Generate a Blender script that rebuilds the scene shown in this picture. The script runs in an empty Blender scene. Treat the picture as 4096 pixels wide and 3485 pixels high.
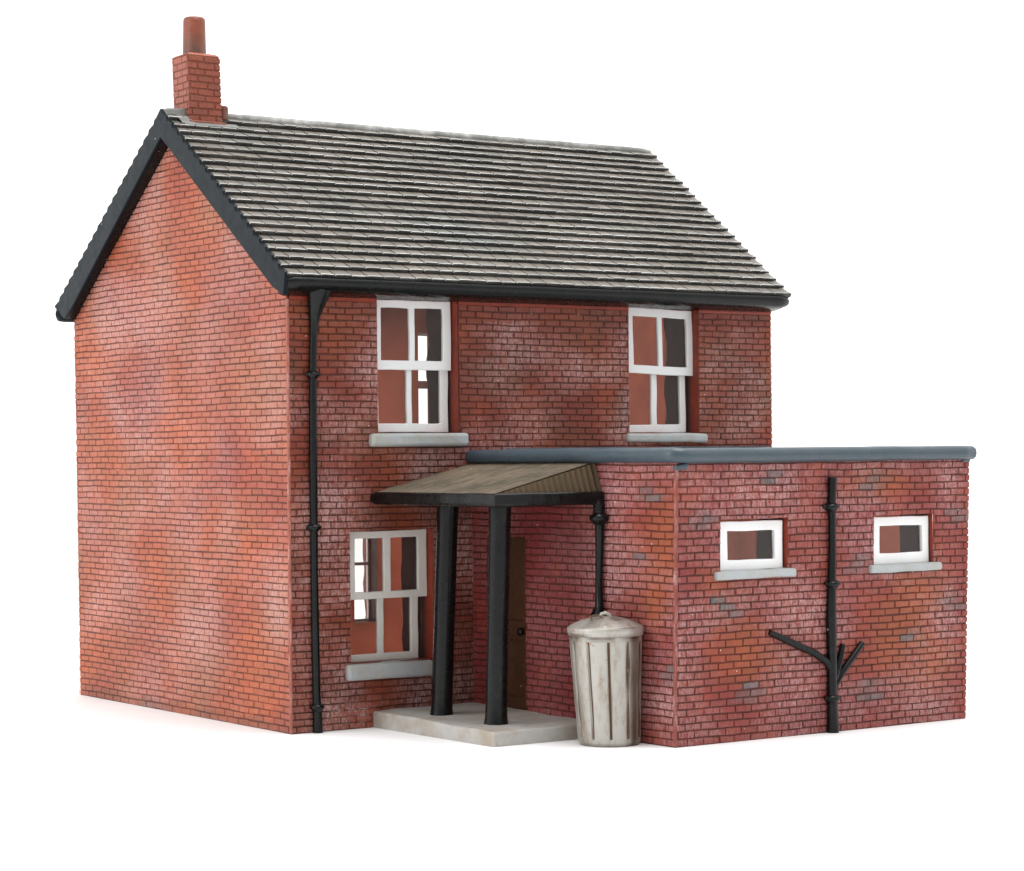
import bpy, bmesh, math, random
from mathutils import Vector, Matrix, noise

# ------------------------------------------------------------------ scene, camera, light
S = bpy.context.scene
S.unit_settings.system = 'METRIC'
S.unit_settings.scale_length = 0.01           # one unit is one centimetre: the house is a small painted model
COL = S.collection

cam_data = bpy.data.cameras.new('camera')
cam_data.sensor_fit = 'HORIZONTAL'
cam_data.sensor_width = 36.0
cam_data.lens = 9390.9 / 4096 * 36.0
cam_data.clip_start = 0.5
cam_data.clip_end = 5000
cam = bpy.data.objects.new('camera', cam_data)
COL.objects.link(cam)
S.camera = cam
yaw, pitch, roll = 0.605365, 0.0073628, -0.0096134
fw = Vector((math.sin(yaw) * math.cos(pitch), math.cos(yaw) * math.cos(pitch), math.sin(pitch)))
rt = Vector((math.cos(yaw), -math.sin(yaw), 0))
up = rt.cross(fw)
r2 = rt * math.cos(roll) + up * math.sin(roll)
u2 = -rt * math.sin(roll) + up * math.cos(roll)
m = Matrix((r2, u2, -fw)).transposed().to_4x4()
m.translation = Vector((-19.20576, -34.31864, 4.658307))
cam.matrix_world = m

world = bpy.data.worlds.new('World')
S.world = world
world.use_nodes = True
wn, wl = world.node_tree.nodes, world.node_tree.links
wn.clear()
w_out = wn.new('ShaderNodeOutputWorld')
w_bg = wn.new('ShaderNodeBackground')
w_tc = wn.new('ShaderNodeTexCoord')
w_dot = wn.new('ShaderNodeVectorMath'); w_dot.operation = 'DOT_PRODUCT'
w_dot.inputs[1].default_value = (-0.25, -0.75, -0.61)     # towards the darker side of the light tent
w_map = wn.new('ShaderNodeMapRange')
w_map.interpolation_type = 'SMOOTHSTEP'
w_map.inputs['From Min'].default_value = -0.35
w_map.inputs['From Max'].default_value = 0.70
w_map.inputs['To Min'].default_value = 1.5
w_map.inputs['To Max'].default_value = 0.50
w_bg.inputs['Color'].default_value = (1.0, 1.0, 1.0, 1)
wl.new(w_tc.outputs['Generated'], w_dot.inputs[0])
wl.new(w_dot.outputs['Value'], w_map.inputs['Value'])
wl.new(w_map.outputs['Result'], w_bg.inputs['Strength'])
wl.new(w_bg.outputs['Background'], w_out.inputs['Surface'])


def area_light(name, loc, target, size, power, color=(1, 1, 1)):
    d = bpy.data.lights.new(name, 'AREA')
    d.shape = 'DISK'; d.size = size; d.energy = power; d.color = color
    o = bpy.data.objects.new(name, d)
    o.location = loc
    o.rotation_euler = (Vector(target) - Vector(loc)).to_track_quat('-Z', 'Y').to_euler()
    COL.objects.link(o)
    return o


area_light('left_softbox', (-36, 2, 20), (2, 1, 4), 22, 4600, (1.0, 0.99, 0.98))
area_light('top_softbox', (8, -6, 44), (5, -2, 2), 26, 11500)

S.view_settings.view_transform = 'Standard'
S.view_settings.look = 'None'
S.view_settings.exposure = 0
S.view_settings.gamma = 1
S.view_settings.use_curve_mapping = False
S.render.engine = 'CYCLES'
S.cycles.max_bounces = 10
S.cycles.transparent_max_bounces = 12
S.cycles.sample_clamp_indirect = 6

rnd = random.Random(7)


def nz(x, y=0.0, z=0.0):
    return noise.noise(Vector((x, y, z)))


# ------------------------------------------------------------------ materials
def node_mat(name):
    m = bpy.data.materials.new(name)
    m.use_nodes = True
    nt = m.node_tree
    b = nt.nodes['Principled BSDF']
    return m, nt, b


def add_noise(nt, scale, detail=4, rough=0.6, vec=None, stretch=None):
    n = nt.nodes.new('ShaderNodeTexNoise')
    n.inputs['Scale'].default_value = scale
    n.inputs['Detail'].default_value = detail
    n.inputs['Roughness'].default_value = rough
    tc = nt.nodes.new('ShaderNodeTexCoord')
    src = tc.outputs['Object']
    if stretch:
        mp = nt.nodes.new('ShaderNodeMapping')
        mp.inputs['Scale'].default_value = stretch
        nt.links.new(src, mp.inputs['Vector'])
        src = mp.outputs['Vector']
    nt.links.new(src, n.inputs['Vector'])
    return n.outputs['Fac']


def ramp(nt, src, lo, hi, a=0.0, b=1.0):
    n = nt.nodes.new('ShaderNodeMapRange')
    n.inputs['From Min'].default_value = lo
    n.inputs['From Max'].default_value = hi
    n.inputs['To Min'].default_value = a
    n.inputs['To Max'].default_value = b
    nt.links.new(src, n.inputs['Value'])
    return n.outputs['Result']


def mix(nt, fac, a, b):
    n = nt.nodes.new('ShaderNodeMix')
    n.data_type = 'RGBA'
    for s, v in ((n.inputs[0], fac), (n.inputs[6], a), (n.inputs[7], b)):
        if isinstance(v, bpy.types.NodeSocket):
            nt.links.new(v, s)
        elif isinstance(v, (int, float)):
            s.default_value = v
        else:
            s.default_value = (v[0], v[1], v[2], 1)
    return n.outputs[2]


def mul(nt, a, b):
    n = nt.nodes.new('ShaderNodeMath'); n.operation = 'MULTIPLY'; n.use_clamp = True
    for s, v in ((n.inputs[0], a), (n.inputs[1], b)):
        if isinstance(v, bpy.types.NodeSocket):
            nt.links.new(v, s)
        else:
            s.default_value = v
    return n.outputs[0]


def bump(nt, b, height, strength, dist):
    n = nt.nodes.new('ShaderNodeBump')
    n.inputs['Strength'].default_value = strength
    n.inputs['Distance'].default_value = dist
    nt.links.new(height, n.inputs['Height'])
    nt.links.new(n.outputs['Normal'], b.inputs['Normal'])


def dust(nt, col, amount=0.5, scale=26, tint=(0.75, 0.72, 0.66)):
    """tiny pale specks of dust and chipped paint"""
    v = nt.nodes.new('ShaderNodeTexVoronoi')
    v.inputs['Scale'].default_value = scale * 0.25
    tc = nt.nodes.new('ShaderNodeTexCoord')
    nt.links.new(tc.outputs['Object'], v.inputs['Vector'])
    f = ramp(nt, v.outputs['Distance'], 0.062, 0.040)
    keep = ramp(nt, add_noise(nt, 1.7, 1), 0.54, 0.58)
    return mix(nt, mul(nt, mul(nt, f, keep), amount), col, tint)


def attr(nt, name):
    a = nt.nodes.new('ShaderNodeAttribute')
    a.attribute_name = name
    return a


def mat_brick():
    m, nt, b = node_mat('painted_brick')
    a = attr(nt, 'paint')
    col = a.outputs['Color']
    # blotchy paint inside the bricks
    col = mix(nt, ramp(nt, add_noise(nt, 7, 5, 0.7), 0.42, 0.72, 0, 0.42), col, (0.20, 0.028, 0.014))
    col = mix(nt, ramp(nt, add_noise(nt, 1.1, 3), 0.5, 0.72, 0, 0.30), col, (0.42, 0.085, 0.028))
    # dry brushed pale bloom on the raised faces, dragged downwards
    streak = ramp(nt, add_noise(nt, 1.0, 6, 0.75, stretch=(30, 30, 9)), 0.38, 0.60)
    fine = ramp(nt, add_noise(nt, 42, 4, 0.8), 0.36, 0.60, 0.25, 1.0)
    col = mix(nt, mul(nt, mul(nt, a.outputs['Alpha'], streak), fine), col, (0.60, 0.42, 0.42))
    # white salts in the joints low on the front, by the drainpipe
    tc = nt.nodes.new('ShaderNodeTexCoord')
    d = nt.nodes.new('ShaderNodeVectorMath'); d.operation = 'DISTANCE'
    sc = nt.nodes.new('ShaderNodeVectorMath'); sc.operation = 'MULTIPLY'
    sc.inputs[1].default_value = (1, 1, 2.2)
    nt.links.new(tc.outputs['Object'], sc.inputs[0])
    nt.links.new(sc.outputs[0], d.inputs[0]); d.inputs[1].default_value = (1.18, 0, 0.27 * 2.2)
    near = ramp(nt, d.outputs['Value'], 0.50, 0.25)
    joint = ramp(nt, a.outputs['Alpha'], 0.02, 0.0)
    salt = mul(nt, mul(nt, near, joint), ramp(nt, add_noise(nt, 6, 3), 0.42, 0.52))
    col = mix(nt, salt, col, (0.48, 0.42, 0.40))
    col = dust(nt, col, 0.9, 20)
    nt.links.new(col, b.inputs['Base Color'])
    b.inputs['Roughness'].default_value = 0.52
    b.inputs['Specular IOR Level'].default_value = 0.35
    bump(nt, b, add_noise(nt, 30, 5, 0.7), 0.5, 0.02)
    return m


def mat_paint(name, base, other, rough=0.4, nscale=3.0, speck=0.5, spec=0.4, bstr=0.35, bscale=9, amount=0.6):
    m, nt, b = node_mat(name)
    col = mix(nt, ramp(nt, add_noise(nt, nscale, 5, 0.65), 0.42, 0.7, 0, amount), base, other)
    if speck:
        col = dust(nt, col, speck, 15)
    nt.links.new(col, b.inputs['Base Color'])
    r = ramp(nt, add_noise(nt, nscale * 2.3, 4), 0.3, 0.7, rough - 0.08, rough + 0.12)
    nt.links.new(r, b.inputs['Roughness'])
    b.inputs['Specular IOR Level'].default_value = spec
    bump(nt, b, add_noise(nt, bscale, 5, 0.6), bstr, 0.03)
    return m


def mat_slate():
    m, nt, b = node_mat('painted_slate')
    a = attr(nt, 'paint')
    col = a.outputs['Color']
    col = mix(nt, ramp(nt, add_noise(nt, 0.9, 4), 0.45, 0.70, 0, 0.35), col, (0.23, 0.19, 0.17))
    col = mix(nt, ramp(nt, add_noise(nt, 16, 5, 0.8), 0.45, 0.75, 0, 0.5), col, (0.10, 0.10, 0.10))
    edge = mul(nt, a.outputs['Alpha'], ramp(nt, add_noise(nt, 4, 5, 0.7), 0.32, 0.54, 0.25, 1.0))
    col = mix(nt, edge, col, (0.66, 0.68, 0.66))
    col = dust(nt, col, 0.7, 22, (0.7, 0.62, 0.5))
    nt.links.new(col, b.inputs['Base Color'])
    b.inputs['Roughness'].default_value = 0.42
    b.inputs['Specular IOR Level'].default_value = 0.45
    bump(nt, b, add_noise(nt, 14, 5, 0.7), 0.45, 0.03)
    return m


def mat_resin(name, refl, trans):
    """unpainted cast resin: lets some light through"""
    m, nt, b = node_mat(name)
    nt.nodes.remove(b)
    out = nt.nodes['Material Output']
    n = ramp(nt, add_noise(nt, 1.2, 4), 0.4, 0.7)
    a = nt.nodes.new('ShaderNodeBsdfDiffuse'); t = nt.nodes.new('ShaderNodeBsdfTranslucent')
    nt.links.new(mix(nt, n, refl, tuple(q * 0.85 for q in refl)), a.inputs['Color'])
    nt.links.new(mix(nt, n, trans, tuple(q * 0.8 for q in trans)), t.inputs['Color'])
    ad = nt.nodes.new('ShaderNodeAddShader')
    nt.links.new(a.outputs[0], ad.inputs[0]); nt.links.new(t.outputs[0], ad.inputs[1])
    nt.links.new(ad.outputs[0], out.inputs['Surface'])
    return m


def mat_light_passing_brick():
    m, nt, b = node_mat('light_passing_painted_brick')
    nt.nodes.remove(b)
    out = nt.nodes['Material Output']
    a = nt.nodes.new('ShaderNodeBsdfDiffuse'); t = nt.nodes.new('ShaderNodeBsdfTranslucent')
    p = attr(nt, 'paint')
    nt.links.new(mix(nt, ramp(nt, add_noise(nt, 20, 4), 0.4, 0.7, 0, 0.3), p.outputs['Color'], (0.4, 0.3, 0.3)), a.inputs['Color'])
    t.inputs['Color'].default_value = (0.70, 0.46, 0.40, 1)
    ad = nt.nodes.new('ShaderNodeAddShader')
    nt.links.new(a.outputs[0], ad.inputs[0]); nt.links.new(t.outputs[0], ad.inputs[1])
    nt.links.new(ad.outputs[0], out.inputs['Surface'])
    return m


def mat_bin():
    m, nt, b = node_mat('weathered_silver_paint')
    a = attr(nt, 'paint')
    wash = ramp(nt, add_noise(nt, 1.0, 5, 0.7, stretch=(5, 5, 1.6)), 0.46, 0.68, 0, 0.60)
    col = mix(nt, wash, (0.43, 0.415, 0.38), (0.20, 0.13, 0.068))
    col = mix(nt, a.outputs['Alpha'], col, (0.070, 0.038, 0.016))
    col = mix(nt, ramp(nt, add_noise(nt, 7, 4, 0.7), 0.64, 0.70, 0, 0.7), col, (0.28, 0.13, 0.06))
    nt.links.new(col, b.inputs['Base Color'])
    b.inputs['Metallic'].default_value = 0.45
    b.inputs['Roughness'].default_value = 0.38
    bump(nt, b, add_noise(nt, 12, 5, 0.7), 0.4, 0.03)
    return m


def mat_pot():
    m, nt, b = node_mat('smoke_stained_terracotta')
    a = attr(nt, 'paint')
    col = mix(nt, ramp(nt, add_noise(nt, 4, 5, 0.7), 0.42, 0.68, 0, 0.8), (0.215, 0.052, 0.023), (0.15, 0.028, 0.014))
    col = mix(nt, mul(nt, a.outputs['Alpha'], ramp(nt, add_noise(nt, 9, 5, 0.7), 0.30, 0.62, 0.4, 1.0)), col, (0.075, 0.044, 0.030))
    nt.links.new(col, b.inputs['Base Color'])
    b.inputs['Roughness'].default_value = 0.45
    bump(nt, b, add_noise(nt, 8, 5, 0.6), 0.4, 0.04)
    return m


def mat_sheet():
    m, nt, b = node_mat('brown_porch_paint')
    col = mix(nt, ramp(nt, add_noise(nt, 1.0, 5, 0.7), 0.40, 0.66), (0.150, 0.108, 0.070), (0.058, 0.046, 0.024))
    st = add_noise(nt, 1.0, 4, 0.7, stretch=(0.8, 8, 4))
    col = mix(nt, ramp(nt, st, 0.46, 0.66, 0, 0.5), col, (0.045, 0.036, 0.020))
    st2 = add_noise(nt, 1.0, 4, 0.7, stretch=(0.7, 9, 3))
    col = mix(nt, ramp(nt, st2, 0.56, 0.72, 0, 0.4), col, (0.30, 0.235, 0.17))
    col = dust(nt, col, 1.0, 26, (0.8, 0.74, 0.6))
    nt.links.new(col, b.inputs['Base Color'])
    b.inputs['Roughness'].default_value = 0.6
    b.inputs['Specular IOR Level'].default_value = 0.25
    bump(nt, b, st, 0.5, 0.05)
    return m


def mat_glass():
    m, nt, b = node_mat('clear_glazing')
    nt.nodes.remove(b)
    out = nt.nodes['Material Output']
    t = nt.nodes.new('ShaderNodeBsdfTransparent'); t.inputs['Color'].default_value = (0.93, 0.92, 0.90, 1)
    g = nt.nodes.new('ShaderNodeBsdfGlossy'); g.inputs['Roughness'].default_value = 0.03
    df = nt.nodes.new('ShaderNodeBsdfDiffuse'); df.inputs['Color'].default_value = (0.6, 0.55, 0.5, 1)
    f = nt.nodes.new('ShaderNodeFresnel'); f.inputs['IOR'].default_value = 1.4
    mx = nt.nodes.new('ShaderNodeMixShader'); m2 = nt.nodes.new('ShaderNodeMixShader')
    scr = ramp(nt, add_noise(nt, 1.0, 4, 0.8, stretch=(22, 3, 2.2)), 0.58, 0.72, 0.05, 0.18)
    nt.links.new(scr, m2.inputs[0]); nt.links.new(t.outputs[0], m2.inputs[1]); nt.links.new(df.outputs[0], m2.inputs[2])
    nt.links.new(f.outputs[0], mx.inputs[0]); nt.links.new(m2.outputs[0], mx.inputs[1]); nt.links.new(g.outputs[0], mx.inputs[2])
    nt.links.new(mx.outputs[0], out.inputs['Surface'])
    return m


M = {
    'brick': mat_brick(),
    'inside': mat_resin('bare_resin', (0.44, 0.215, 0.150), (0.27, 0.150, 0.110)),
    'light_passing': mat_resin('light_passing_resin', (0.10, 0.03, 0.02), (0.85, 0.62, 0.55)),  # unseen outer walls made strongly translucent to fill the rooms with light
    'light_passing_brick': mat_light_passing_brick(),  # bricks on those walls, also made to pass light inside
    'rust_dark': mat_paint('dark_porch_paint', (0.060, 0.052, 0.026), (0.09, 0.065, 0.035), 0.6, 4, 0.8, 0.2),
    'rust_rib': mat_paint('rusty_rib_paint', (0.105, 0.058, 0.034), (0.06, 0.046, 0.026), 0.6, 4, 0.8, 0.2),
    'rust_line': mat_paint('brown_groove_paint', (0.062, 0.046, 0.027), (0.035, 0.03, 0.016), 0.62, 2.2, 0.8, 0.2),
    'reveal': mat_paint('red_reveal', (0.26, 0.036, 0.016), (0.10, 0.02, 0.012), 0.45, 3, 0.3),
    'raw': mat_paint('dark_resin', (0.095, 0.045, 0.040), (0.16, 0.07, 0.055), 0.5, 1.5, 0.0, 0.3),  # tone darker than the bare resin inside
    'black': mat_paint('black_paint', (0.0025, 0.003, 0.003), (0.007, 0.008, 0.0075), 0.27, 4, 0.6, 0.26, 0.06, 5),
    'navy': mat_paint('blue_black_paint', (0.0035, 0.0075, 0.0105), (0.006, 0.010, 0.013), 0.34, 2.5, 0.6, 0.12, 0.10, 7),
    'slate': mat_slate(),
    'ridge': mat_paint('worn_grey_ridge', (0.16, 0.16, 0.15), (0.55, 0.55, 0.53), 0.5, 1.6, 0.5, 0.4, 0.5, 9, 0.8),
    'lead': mat_paint('grey_flashing', (0.20, 0.20, 0.19), (0.12, 0.12, 0.115), 0.5, 6, 0.6),
    'white': mat_paint('white_paint', (0.86, 0.87, 0.87), (0.80, 0.80, 0.78), 0.38, 3, 0.0, 0.45, 0.25, 6),
    'cream': mat_paint('off_white_paint', (0.74, 0.72, 0.67), (0.66, 0.63, 0.57), 0.42, 3, 0.0, 0.4, 0.3, 6),
    'sill': mat_paint('grey_sill_paint', (0.40, 0.43, 0.44), (0.36, 0.31, 0.22), 0.5, 2.6, 0.4, 0.35, 0.5, 8),
    'slab': mat_paint('grey_concrete_paint', (0.43, 0.42, 0.40), (0.31, 0.235, 0.16), 0.6, 1.9, 0.4, 0.3, 0.5, 9, 0.75),
    'zinc': mat_paint('blue_grey_roof_paint', (0.048, 0.070, 0.088), (0.066, 0.086, 0.097), 0.34, 1.5, 0.6, 0.45, 0.35, 5),
    'zinc_top': mat_paint('dusty_flat_roof', (0.36, 0.37, 0.37), (0.26, 0.25, 0.24), 0.7, 2, 0.5, 0.2),
    'rust': mat_sheet(),
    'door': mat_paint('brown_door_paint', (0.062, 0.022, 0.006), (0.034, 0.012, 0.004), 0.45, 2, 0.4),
    'pot': mat_paint('terracotta_paint', (0.225, 0.052, 0.024), (0.105, 0.043, 0.026), 0.5, 3.2, 0.6, 0.35, 0.5, 8, 0.9),
    'stained_pot': mat_pot(),
    'stub': mat_paint('brown_stub_paint', (0.12, 0.045, 0.028), (0.20, 0.09, 0.06), 0.5, 5, 0.5),
    'bin': mat_bin(),
    'glass': mat_glass(),
    'table': mat_paint('white_tabletop', (0.93, 0.93, 0.93), (0.92, 0.92, 0.92), 0.6, 0.5, 0.0, 0.2, 0.0),
}


# ------------------------------------------------------------------ mesh building
class Mesh:
    """collects faces with a material, a paint colour (alpha = dry brushing) and a smooth flag"""
    def __init__(s):
        s.v, s.f, s.mi, s.c, s.sm, s.mats = [], [], [], [], [], []

    def slot(s, mat):
        if mat not in s.mats:
            s.mats.append(mat)
        return s.mats.index(mat)

    def face(s, pts, mat='brick', c=(0.3, 0.3, 0.3, 0), smooth=False):
        i = len(s.v)
        s.v.extend(tuple(p) for p in pts)
        s.f.append(tuple(range(i, i + len(pts))))
        s.mi.append(s.slot(mat)); s.c.append(c); s.sm.append(smooth)

    def grid(s, rows, mat='brick', c=(0.3, 0.3, 0.3, 0), smooth=True, close_u=False, cf=None):
        base = len(s.v)
        n = len(rows[0])
        for r in rows:
            s.v.extend(tuple(p) for p in r)
        k = s.slot(mat)
        for i in range(len(rows) - 1):
            for j in range(n if close_u else n - 1):
                a, b2 = base + i * n + j, base + i * n + (j + 1) % n
                s.f.append((a, b2, b2 + n, a + n))
                s.mi.append(k); s.sm.append(smooth)
                s.c.append(cf(i, j) if cf else c)

    def cap(s, ring, mat, c=(0.3, 0.3, 0.3, 0)):
        s.face(ring, mat, c)

    def tube(s, path, radii, mat, n=14, squash=None, caps=True, up=Vector((0.31, 0.17, 0.93)), jit=0.0):
        path = [Vector(p) for p in path]
        rows = []
        for i, p in enumerate(path):
            a = path[max(i - 1, 0)]; b2 = path[min(i + 1, len(path) - 1)]
            t = (b2 - a).normalized()
            ref = up if abs(t.dot(up)) < 0.95 else Vector((1, 0, 0))
            x = t.cross(ref).normalized(); y = t.cross(x).normalized()
            r = radii[i] if isinstance(radii, (list, tuple)) else radii
            row = []
            for k in range(n):
                an = 2 * math.pi * k / n
                rr = r * (1 + (jit * nz(p.x * 3 + math.cos(an), p.y * 3 + math.sin(an), p.z * 3) if jit else 0))
                row.append(p + (x * math.cos(an) + y * math.sin(an)) * rr)
            rows.append(row)
        s.grid(rows, mat, smooth=True, close_u=True)
        if caps:
            s.cap(rows[0][::-1], mat); s.cap(rows[-1], mat)

    def lathe(s, prof, mat, n=32, at=(0, 0, 0), scale=(1, 1), axis=None, cf=None):
        o = Vector(at)
        rows = []
        for r, z in prof:
            rows.append([o + Vector((math.cos(2 * math.pi * k / n) * r * scale[0],
                                     math.sin(2 * math.pi * k / n) * r * scale[1], z)) for k in range(n)])
        if axis:
            q = Vector((0, 0, 1)).rotation_difference(Vector(axis))
            rows = [[o + q @ (p - o) for p in row] for row in rows]
        s.grid(rows, mat, smooth=True, close_u=True, cf=cf)
        s.cap(rows[0][::-1], mat); s.cap(rows[-1], mat)

    def bm_add(s, bm, mat, smooth=False, c=(0.3, 0.3, 0.3, 0)):
        base = len(s.v)
        bm.verts.index_update()
        s.v.extend(tuple(v.co) for v in bm.verts)
        k = s.slot(mat)
        for f in bm.faces:
            s.f.append(tuple(base + v.index for v in f.verts))
            s.mi.append(k); s.c.append(c); s.sm.append(smooth)
        bm.free()

    def block(s, x0, x1, y0, y1, z0, z1, mat, bevel=0.02, wob=0.0, cut=0, seed=0.0, seg=2, taper=None):
        """a hand painted block: bevelled edges, slightly uneven"""
        bm = bmesh.new()
        bmesh.ops.create_cube(bm, size=1.0)
        for v in bm.verts:
            v.co = Vector((x0 + (v.co.x + .5) * (x1 - x0), y0 + (v.co.y + .5) * (y1 - y0), z0 + (v.co.z + .5) * (z1 - z0)))
        if bevel:
            bmesh.ops.bevel(bm, geom=list(bm.edges), offset=bevel, segments=seg, profile=0.5, affect='EDGES')
        if wob:
            for _ in range(cut):
                long_e = [e for e in bm.edges if e.calc_length() > 0.18]
                if long_e:
                    bmesh.ops.subdivide_edges(bm, edges=long_e, cuts=1, use_grid_fill=True)
            for v in bm.verts:
                p = v.co * 2.2 + Vector((seed, seed * 1.7, 3.1))
                v.co += Vector((nz(*p), nz(p.y, p.z, p.x + 9), nz(p.z + 5, p.x, p.y))) * wob
        if taper:
            for v in bm.verts:
                v.co = taper(v.co)
        s.bm_add(bm, mat, smooth=False)

    def build(s, name, parent=None, label=None, loc=None, auto=None):
        me = bpy.data.meshes.new(name)
        off = Vector(loc) if loc is not None else Vector((0, 0, 0))
        me.from_pydata([tuple(Vector(p) - off) for p in s.v], [], s.f)
        for k in s.mats:
            me.materials.append(M[k])
        me.polygons.foreach_set('material_index', s.mi)
        me.polygons.foreach_set('use_smooth', s.sm)
        at = me.attributes.new('paint', 'FLOAT_COLOR', 'CORNER')
        flat = []
        for c, f in zip(s.c, s.f):
            if isinstance(c, list):
                for q in c:
                    flat.extend(q)
            else:
                flat.extend(c * len(f))
        at.data.foreach_set('color', flat)
        me.update()
        o = bpy.data.objects.new(name, me)
        COL.objects.link(o)
        o.location = off
        if parent:
            o.parent = parent
        if label:
            o['label'] = label
        return o


def thing(name, label, cat, loc=(0, 0, 0)):
    o = bpy.data.objects.new(name, None)
    o.empty_display_size = 0.3
    COL.objects.link(o)
    o.location = loc
    o['label'] = label
    o['category'] = cat
    return o


# ------------------------------------------------------------------ the table
t = Mesh()
R_ = 900
t.face([(-R_, -R_, 0), (R_, -R_, 0), (R_, R_, 0), (-R_, R_, 0)], 'table')
table = t.build('tabletop')
table['kind'] = 'structure'
table['label'] = 'plain white tabletop that runs back into white'
table['category'] = 'tabletop'

# ------------------------------------------------------------------ the house
house = thing('model_house', 'painted model of a red brick house with slate roof and flat roofed extension', 'model house')

HW = 7.3                      # wall height to the eaves
RY, RZ = 4.16, 10.86          # ridge line
D = 8.40                      # depth
L = 10.62                     # length
MORT = (0.070, 0.020, 0.011, 0.0)


def bil(p00, p10, p01, p11, W_, H_):
    p00, p10, p01, p11 = map(Vector, (p00, p10, p01, p11))

    def P(u, v):
        a, b2 = u / W_, v / H_
        return p00 * (1 - a) * (1 - b2) + p10 * a * (1 - b2) + p01 * (1 - a) * b2 + p11 * a * b2
    return P


def sub_rect(r, h):
    """rectangle r minus rectangle h -> list of rectangles"""
    a0, a1, b0, b1 = r
    c0, c1, d0, d1 = h
    if c0 >= a1 or c1 <= a0 or d0 >= b1 or d1 <= b0:
        return [r]
    out = []
    if c0 > a0: out.append((a0, c0, b0, b1))
    if c1 < a1: out.append((c1, a1, b0, b1))
    m0, m1 = max(a0, c0), min(a1, c1)
    if d0 > b0: out.append((m0, m1, b0, d0))
    if d1 < b1: out.append((m0, m1, d1, b1))
    return out


def clip(poly, n, d):
    """keep the side n.p <= d"""
    out = []
    for i in range(len(poly)):
        p, q = poly[i], poly[(i + 1) % len(poly)]
        a = n[0] * p[0] + n[1] * p[1] - d
        b2 = n[0] * q[0] + n[1] * q[1] - d
        if a <= 0: out.append(p)
        if a * b2 < 0:
            k = a / (a - b2)
            out.append((p[0] + (q[0] - p[0]) * k, p[1] + (q[1] - p[1]) * k))
    return out


CENTRE = [0.0, 0.0]           # middle of the brick being painted, in wall coordinates


def bricks(B, P, N, u0, u1, v0, v1, ch, bl, paint, holes=(), planes=(), seed=0, gap=0.0155, relief=0.016, wave=0.010, u_ext=(0, 0), mat='brick', side=0.68):
    """every brick is a small raised block with its own paint"""
    rr = random.Random(seed)
    N = Vector(N)
    rows = int(math.ceil((v1 - v0) / ch))
    for r in range(rows):
        vb0, vb1 = v0 + r * ch, min(v0 + (r + 1) * ch, v1 + 0.0)
        off = (r % 2) * 0.5 + rr.uniform(-.07, .07) + (seed % 10) * 0.13
        k0 = int(math.floor((u0 - u0) / bl - off)) - 1
        edges = []
        k = k0
        while True:
            x = u0 + (k + off) * bl + rr.uniform(-.022, .022)
            edges.append(x)
            if x > u1 + bl: break
            k += 1
        for a, b2 in zip(edges[:-1], edges[1:]):
            a, b2 = max(a, u0 - u_ext[0]), min(b2, u1 + u_ext[1])
            if b2 - a < 0.05: continue
            g = gap * rr.uniform(0.75, 1.2)
            ga = 0 if a <= u0 - u_ext[0] + 1e-6 else g / 2
            gb = 0 if b2 >= u1 + u_ext[1] - 1e-6 else g / 2
            rects = [(a + ga, b2 - gb, vb0 + g / 2 * rr.uniform(.8, 1.2), vb1 - g / 2 * rr.uniform(.8, 1.2))]
            for h in holes:
                rects = [q for z in rects for q in sub_rect(z, h)]
            key = rr.random()
            CENTRE[0], CENTRE[1] = (a + b2) / 2, (vb0 + vb1) / 2
            for (a0, a1, b0, b1) in rects:
                if a1 - a0 < 0.025 or b1 - b0 < 0.02: continue
                poly = [(a0, b0), (a1, b0), (a1, b1), (a0, b1)]
                for n_, d_ in planes:
                    poly = clip(poly, n_, d_)
                    if len(poly) < 3: break
                if len(poly) < 3: continue
                us = [p[0] for p in poly]; vs = [p[1] for p in poly]
                m_ = 0.008
                lo_u, hi_u, lo_v, hi_v = min(us) + m_, max(us) - m_, min(vs) + m_, max(vs) - m_
                if hi_u <= lo_u or hi_v <= lo_v: continue
                jt = [(rr.uniform(-.006, .006), rr.uniform(-.005, .005)) for _ in poly]
                h_ = relief * rr.uniform(0.75, 1.15)

                def W(p, j, inset):
                    u, v = p
                    if inset:
                        u, v = min(max(u, lo_u), hi_u), min(max(v, lo_v), hi_v)
                    wv = wave * nz(u * 1.3 + seed, v * 2.1, 0.3) * 1.6 + 0.008 * nz(u * 5, v * 5, seed)
                    return P(u + j[0], v + wv + j[1])
                base = [W(p, j, False) + N * 0.0005 for p, j in zip(poly, jt)]
                top = [W(p, j, True) + N * h_ * (1 + rr.uniform(-.15, .15)) for p, j in zip(poly, jt)]
                n_p = len(poly)
                c = [paint(p[0], p[1], random.Random(key)) for p in poly]
                B.face(top, mat, c)
                for i in range(n_p):
                    j = (i + 1) % n_p
                    B.face([base[i], base[j], top[j], top[i]], mat, [(q[0] * side, q[1] * side, q[2] * side, max(q[3] * 0.7, 0.03)) for q in (c[i], c[j], c[j], c[i])])


def plane_with_holes(B, P, us, vs, holes, mat, c=MORT, flip=False):
    us = sorted(set(us + [x for h in holes for x in (h[0], h[1])]))
    vs = sorted(set(vs + [x for h in holes for x in (h[2], h[3])]))
    for i in range(len(us) - 1):
        for j in range(len(vs) - 1):
            cu, cv = (us[i] + us[i + 1]) / 2, (vs[j] + vs[j + 1]) / 2
            if any(h[0] < cu < h[1] and h[2] < cv < h[3] for h in holes): continue
            q = [P(us[i], vs[j]), P(us[i + 1], vs[j]), P(us[i + 1], vs[j + 1]), P(us[i], vs[j + 1])]
            B.face(q[::-1] if flip else q, mat, c)


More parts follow.
